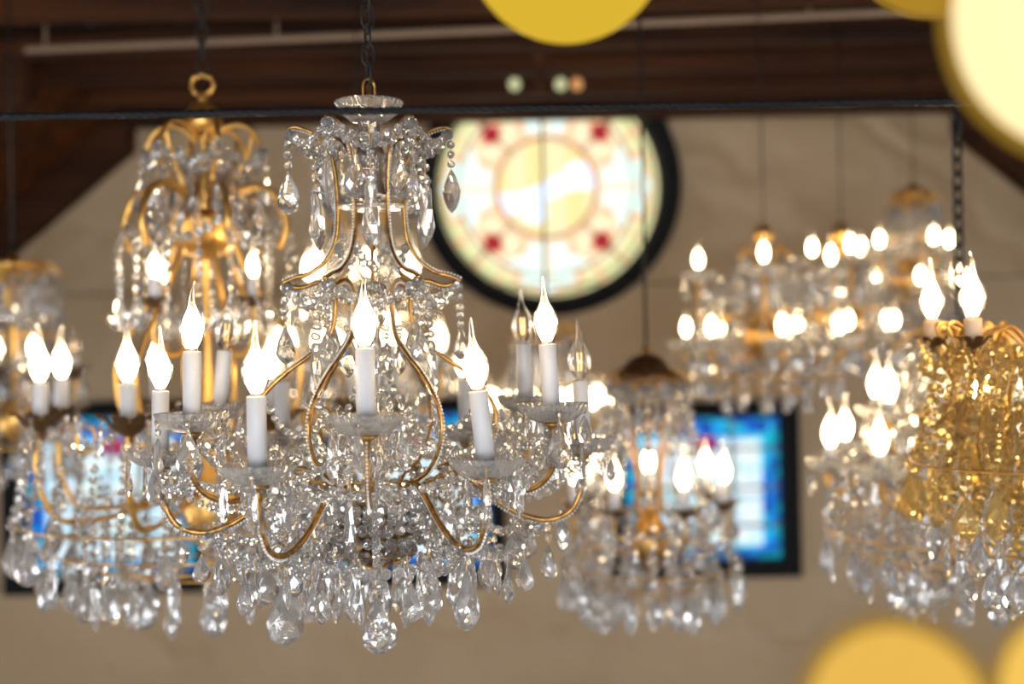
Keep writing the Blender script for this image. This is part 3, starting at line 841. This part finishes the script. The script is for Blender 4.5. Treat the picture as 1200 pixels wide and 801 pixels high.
# ===== background chandeliers share one scheme =====
def chandelier(ax, d, label, top, tiers, y_bottom, R_bottom, crown=None, column=None, metal='gilt', sleeve='sleeve', cup='leaf', crystal='crystal', spin=0.,
               skirt=None, extra=None, link=None, rib=None, u=.9, swag=9.5, group='crystal chandeliers hanging behind', drops=1., ball=40, chainm='black', armR=20, armw=2.6, thick=1.6):
    """tiers: list of (R, y_pan, n, h, arm_y, lit list or None, pan px, phase)"""
    c = Chandelier('chandelier', ax, d, label, group, metal, crystal, 1, spin, trimstep=4, px=u)
    c.chain(top, thick, link, chainm)
    lastarm = None
    c.turned(column or [(2, top), (8, top + 6), (14, top + 14), (6, top + 22), (5, y_bottom - 130), (16, y_bottom - 110), (28, y_bottom - 96), (20, y_bottom - 78), (6, y_bottom - 66), (3, y_bottom - 50)], 'central_column', metal, 20)
    for (R, yp, n, h, ya, lit, pan, ph, *uu) in tiers:
        for k in range(n):
            az = 2 * pi * k / n + ph
            if ya is not None:
                c.rod([(armR, ya - 8), (R * .45, ya + 4), (R * .72, ya + 12), (R * .93, ya + 4), (R * 1.03, (ya + yp) / 2 + 8), (R, yp + 10)] if abs(ya - yp) > 6 else [(armR, ya), (R * .5, ya + 22), (R * .85, ya + 24), (R, yp + 12)], az, armw, 'arm', beads=False)
            c.candle(R, yp, az, h, True if lit is None else bool(lit[k % len(lit)]), 0, pan, cup=cup, sleeve=sleeve, u=uu[0] if uu else None)
            if cup == 'cup' or crystal:
                for j in range(3):
                    a = 2 * pi * j / 3 + k; X, Y = R * sin(az) + pan * .8 * cos(a), R * cos(az) + pan * .8 * sin(a)
                    c.drop(random.choice(['almond', 'spear', 'teardrop']), sqrt(X * X + Y * Y), yp + 4, math.atan2(X, Y), random.uniform(38, 52) * drops)
            a2 = az + 2 * pi / n
            c.garland((R, yp + 8, az), (R, yp + 8, a2), 26, swag)
            if crown: c.garland((crown[0], crown[1], az), (R * .98, yp + 6, az), 30, swag)
    if crown:
        Rc, yc, nc, hc = crown
        for k in range(nc):
            az = 2 * pi * k / nc
            c.rod([(6, yc + hc), (Rc * .35, yc + hc * .3), (Rc * .7, yc - 10), (Rc, yc - 4), (Rc * 1.08, yc + 6)], az, 2.2, 'crown_arm', beads=False)
            c.garland((Rc * 1.05, yc + 4, az), (Rc * 1.05, yc + 4, az + 2 * pi / nc), 18, swag)
            c.garland((Rc * 1.05, yc + 4, az), (Rc * 1.05, yc + 26, az), 0, swag)
            c.drop('almond', Rc * 1.05, yc + 24, az, 44 * drops); c.drop('spear', Rc * .7, yc + 12, az + pi / nc, 56 * drops)
    for (R0, y0, R1, y1, n, L, *mm) in (skirt or []):
        mb = MB(); tube(mb, [c.pt(R1, y1, 2 * pi * i / 40) for i in range(40)], 1.3 * c.s, 5, closed=True); mb.build('ring', M[metal], c.o, smooth=True)
        for k in range(n):
            az = 2 * pi * (k + random.uniform(-.2, .2)) / n
            c.garland((R0, y0, az), (R1, y1, az), 10 if abs(R0 - R1) > 8 else 0, swag)
            c.drop(random.choice(['spear', 'almond', 'teardrop', 'teardrop']), R1, y1, az, L * random.uniform(.85, 1.1) * drops, m=mm[0] if mm else None)
    if ball: c.drop('ball', 0, y_bottom - ball, 0, ball)
    if extra: extra(c)
    c.done(); return c

def big_left(c):
    for k in range(6):
        az = 2 * pi * k / 6 + .26
        c.rod([(10, 166), (22, 152), (42, 147), (58, 156), (68, 174)], az, 3.0, 'crown_arm', beads=False)
        c.rod([(58, 158), (50, 186), (38, 206), (32, 224), (20, 240)], az, 2.8, 'crown_rib', beads=False)
        c.rod([(22, 236), (36, 226), (60, 220), (80, 228), (92, 248), (95, 270), (88, 292)], az, 4.6, 'scroll_arm', beads=False)
        c.rod([(34, 280), (44, 310), (66, 350), (92, 392), (108, 430), (102, 480), (74, 530), (40, 580)], az, 2.8, 'cage_rib', beads=False)
        c.garland((72, 172, az), (72, 172, az + pi / 3), 26, 9); c.garland((72, 172, az), (72, 196, az), 0, 9); c.garland((40, 176, az), (74, 174, az + pi / 3), 30, 9)
        c.drop('teardrop', 73, 196, az, 56); c.drop('spear', 50, 205, az + pi / 6, 60); c.drop('almond', 36, 212, az + .3, 50)
        c.garland((92, 256, az), (92, 256, az + pi / 3), 26, 10); c.garland((92, 262, az), (60, 280, az + .5), 14, 9)
        for j in range(3):
            a = az + j * pi / 9; R = (104, 96, 84)[j]
            c.garland((94, 262, az), (R, 286, a), 4, 10); c.garland((R, 286, a), (R, 338, a), 0, 9); c.drop('spear' if j % 2 else 'teardrop', R, 336, a, 50)
            c.drop('almond', 60 + 8 * j, 226 + 8 * j, a, 42)
        c.rod([(188, 494), (186, 510), (172, 514), (164, 500), (170, 488)], az, 2.0, 'scroll', beads=False)
    c.turned([(14, 246), (40, 252), (47, 258), (44, 264), (42, 276), (34, 288), (20, 298), (6, 304)], 'gilt_bowl', 'gilt', 32, rip=16, amp=.05)
    c.turned([(3, 118), (14, 124), (22, 138), (24, 146), (16, 156), (6, 160)], 'crown_cap', 'gilt', 24, rip=12, amp=.04)
    mb = MB(); q = smooth_path([(-13, 0, 0), (-10, 0, 9), (-4, 0, 10), (0, 0, 15), (4, 0, 10), (10, 0, 9), (13, 0, 0), (9, 0, -8), (3, 0, -10), (-3, 0, -10), (-9, 0, -8)], 3, True)
    tube(mb, [p * c.s for p in q], 2.4 * c.s, 7, closed=True); mb.build('hanging_ring', M['gilt'], c.o, (0, 0, 300 * c.s), True)

chandelier(243, 2.85, 'tall gilt crowned chandelier with dark leafy candle cups and a wide crystal skirt', 86,
    [(188, 474, 8, 44, 584, None, 34, .35), (76, 350, 4, 40, 404, None, 20, .75, .6)], 742, 100,
    column=[(2, 108), (8, 112), (4, 122), (4, 200), (9, 236), (5, 290), (3, 420), (10, 480), (22, 560), (34, 584), (26, 620), (8, 650), (3, 690)],
    skirt=[(196, 500, 216, 596, 30, 60), (170, 560, 184, 628, 28, 62), (140, 590, 140, 648, 22, 62), (40, 610, 90, 664, 14, 58)], extra=big_left, link=22, thick=1.5, ball=36, swag=9, armR=40, armw=3.2, u=.86)
chandelier(17, 3.9, 'gilt chandelier at the far left, cut off by the edge of view', 296,
    [(66, 430, 6, 30, 470, [1, 0, 0], 22, .3, .5)], 600, 80, crown=(46, 318, 8, 40),
    column=[(2, 296), (10, 304), (30, 306), (28, 314), (14, 330), (6, 340), (5, 460), (18, 480), (20, 500), (4, 520)],
    skirt=[(48, 330, 54, 392, 14, 44), (66, 440, 70, 520, 18, 44)], ball=0, thick=1.6, swag=8, u=.7, armw=2.2)
chandelier(424, 4.1, 'blurred lit chandelier directly behind the sharp birdcage one', 250,
    [(64, 336, 6, 26, 366, None, 20, .15), (98, 424, 8, 28, 470, None, 22, .3)], 560, 80, crown=(34, 262, 6, 30),
    skirt=[(30, 280, 50, 350, 14, 40), (80, 440, 80, 500, 18, 40)], ball=0, swag=8, u=.66, armw=2.2, cup='cup')
chandelier(640, 4.9, 'far lit chandelier below the rose window, all pale crystal', 372,
    [(70, 480, 10, 24, 500, None, 20, .2)], 570, 60, crown=(36, 392, 6, 34),
    skirt=[(34, 400, 60, 464, 16, 38), (66, 490, 50, 530, 14, 34)], ball=0, swag=8, u=.46, armw=1.8, cup='cup', crystal='crystal')
def mid_right(c):
    for k in range(8):
        az = 2 * pi * k / 8
        c.rod([(26, 440), (34, 470), (24, 510), (14, 560), (18, 600)], az, 2., 'cage_rib', beads=False)
        c.garland((44, 446, az), (44, 446, az + pi / 4), 14, 9)
        c.garland((34, 450, az), (88, 580, az), 30, 9)
    c.turned([(4, 414), (18, 418), (30, 430), (44, 440), (42, 446), (12, 448)], 'bronze_cap', 'bronze', 30)
chandelier(757, 3.45, 'bronze capped chandelier with thin candle tubes in front of the right blue window', 404,
    [(88, 584, 7, 34, 628, None, 20, .45)], 736, 80, crown=(44, 444, 8, 30), metal='gold',
    column=[(2, 404), (6, 410), (3, 450), (3, 590), (10, 600), (22, 622), (26, 640), (14, 660), (4, 676)],
    skirt=[(80, 600, 104, 658, 22, 50), (60, 630, 80, 676, 18, 50), (26, 650, 46, 690, 10, 44)], extra=mid_right, ball=0, swag=9, u=.66, armw=2.2, thick=1.8, link=None)
chandelier(897, 4.2, 'two tier all crystal chandelier upper right of the rose window, nearest that window', 262,
    [(76, 318, 4, 30, 366, None, 20, .0), (92, 398, 7, 30, 420, None, 22, .2)], 486, 70, crown=(30, 300, 6, 20),
    skirt=[(76, 322, 76, 372, 16, 30), (92, 404, 86, 440, 22, 36), (50, 420, 50, 456, 12, 34)], ball=20, swag=9.5, u=.46, cup='cup', armw=2., drops=.8, thick=1.)
chandelier(988, 4.7, 'far crystal chandelier with bare glowing tips, between two others at upper right', 262,
    [(34, 302, 3, 24, 330, None, 16, .3), (62, 390, 6, 26, 410, None, 18, .1)], 470, 60, crown=(30, 300, 6, 20),
    skirt=[(40, 316, 44, 362, 12, 30), (60, 394, 56, 420, 16, 34)], ball=0, swag=9, u=.42, cup='cup', armw=1.8, drops=.8, thick=1.)
chandelier(1074, 5.3, 'farthest high chandelier with a feathery crystal plume, upper right', 214,
    [(44, 292, 4, 22, 312, None, 14, .5), (56, 338, 6, 24, 352, None, 15, .1)], 420, 50, crown=(26, 236, 8, 30),
    skirt=[(24, 240, 34, 280, 14, 30), (44, 340, 40, 366, 14, 30)], ball=0, swag=8, u=.38, cup='cup', armw=1.7, drops=.8, thick=1.)
chandelier(1126, 3.0, 'tall crystal chandelier with long bead strings beside the haze tinted one', 372,
    [(104, 478, 6, 24, 520, None, 26, .2), (152, 536, 9, 30, 572, None, 30, .1)], 738, 90, crown=(60, 396, 8, 40),
    skirt=[(70, 420, 100, 480, 18, 50), (152, 548, 158, 620, 22, 56), (110, 560, 116, 646, 18, 60), (60, 580, 70, 664, 12, 60)], ball=0, link=20, swag=9.5, u=.8, cup='cup', chainm='black', thick=1.9)
def amber(c):
    for k in range(7):
        az = 2 * pi * k / 7 - .9
        c.rod([(112, 404), (116, 392), (110, 384), (98, 392), (88, 410), (82, 440), (92, 480), (88, 520), (60, 560), (30, 590)], az, 3.4, 'leafy_rib', beads=False)
        for j in range(2):
            c.rod([(110, 384), (124, 376), (134, 380), (130, 392)], az + (j - .5) * .16, 2.6, 'gilt_leaf', beads=False)
        for j in range(3):
            a = az + j * 2 * pi / 21
            c.garland((112, 396, az), (112, 396, az + 2 * pi / 7), 18 + 16 * j, 11)
            c.garland((96, 424 + 20 * j, a), (120, 500, a + .2), 14, 10.5)
            c.drop('teardrop', 104, 444 + 12 * j, a, 64); c.drop('spear', 88, 470, a + .1, 110)
chandelier(1222, 2.25, 'crystal chandelier tinted with amber lens haze, with gilt leafy ribs and short tan candles, at the right edge', 350,
    [(122, 392, 7, 24, None, None, 22, -.62)], 742, 90, crown=(66, 392, 8, 36), metal='gilt', sleeve='sleeve_tan', crystal='amber',  # amber crystal: lens haze put into the colour
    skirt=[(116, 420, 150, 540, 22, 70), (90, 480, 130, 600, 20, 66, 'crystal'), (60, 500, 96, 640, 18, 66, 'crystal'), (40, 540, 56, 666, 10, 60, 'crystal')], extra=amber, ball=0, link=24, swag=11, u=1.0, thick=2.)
# ------------------------------------------------------------------ light, camera, output
w = bpy.data.worlds.new('world'); SC.world = w; w.use_nodes = True
w.node_tree.nodes['Background'].inputs[0].default_value = (.75, .86, 1., 1); w.node_tree.nodes['Background'].inputs[1].default_value = .6
cam = bpy.data.cameras.new('camera'); co = bpy.data.objects.new('camera', cam); COL.objects.link(co)
cam.sensor_width = 36; cam.lens = F * 36 / 1200; cam.clip_start = .02; cam.clip_end = 60
R = Matrix(((ct, st, 0), (0, 0, -1), (-st, ct, 0)))
co.matrix_world = Matrix.Translation((0, 0, EYE)) @ R.to_4x4()
cam.dof.use_dof = True; cam.dof.focus_distance = FOC; cam.dof.aperture_fstop = cam.lens / 29.
SC.camera = co
SC.view_settings.view_transform = 'Standard'; SC.view_settings.look = 'None'
SC.view_settings.gamma = 1; SC.view_settings.use_curve_mapping = False; SC.view_settings.exposure = 0.22
c = SC.cycles
c.max_bounces = 12; c.transmission_bounces = 10; c.glossy_bounces = 5; c.diffuse_bounces = 3; c.transparent_max_bounces = 12
c.caustics_refractive = False; c.caustics_reflective = False; c.sample_clamp_indirect = 30; c.blur_glossy = .3
c.use_denoising = True
try: c.denoiser = 'OPENIMAGEDENOISE'
except Exception: pass
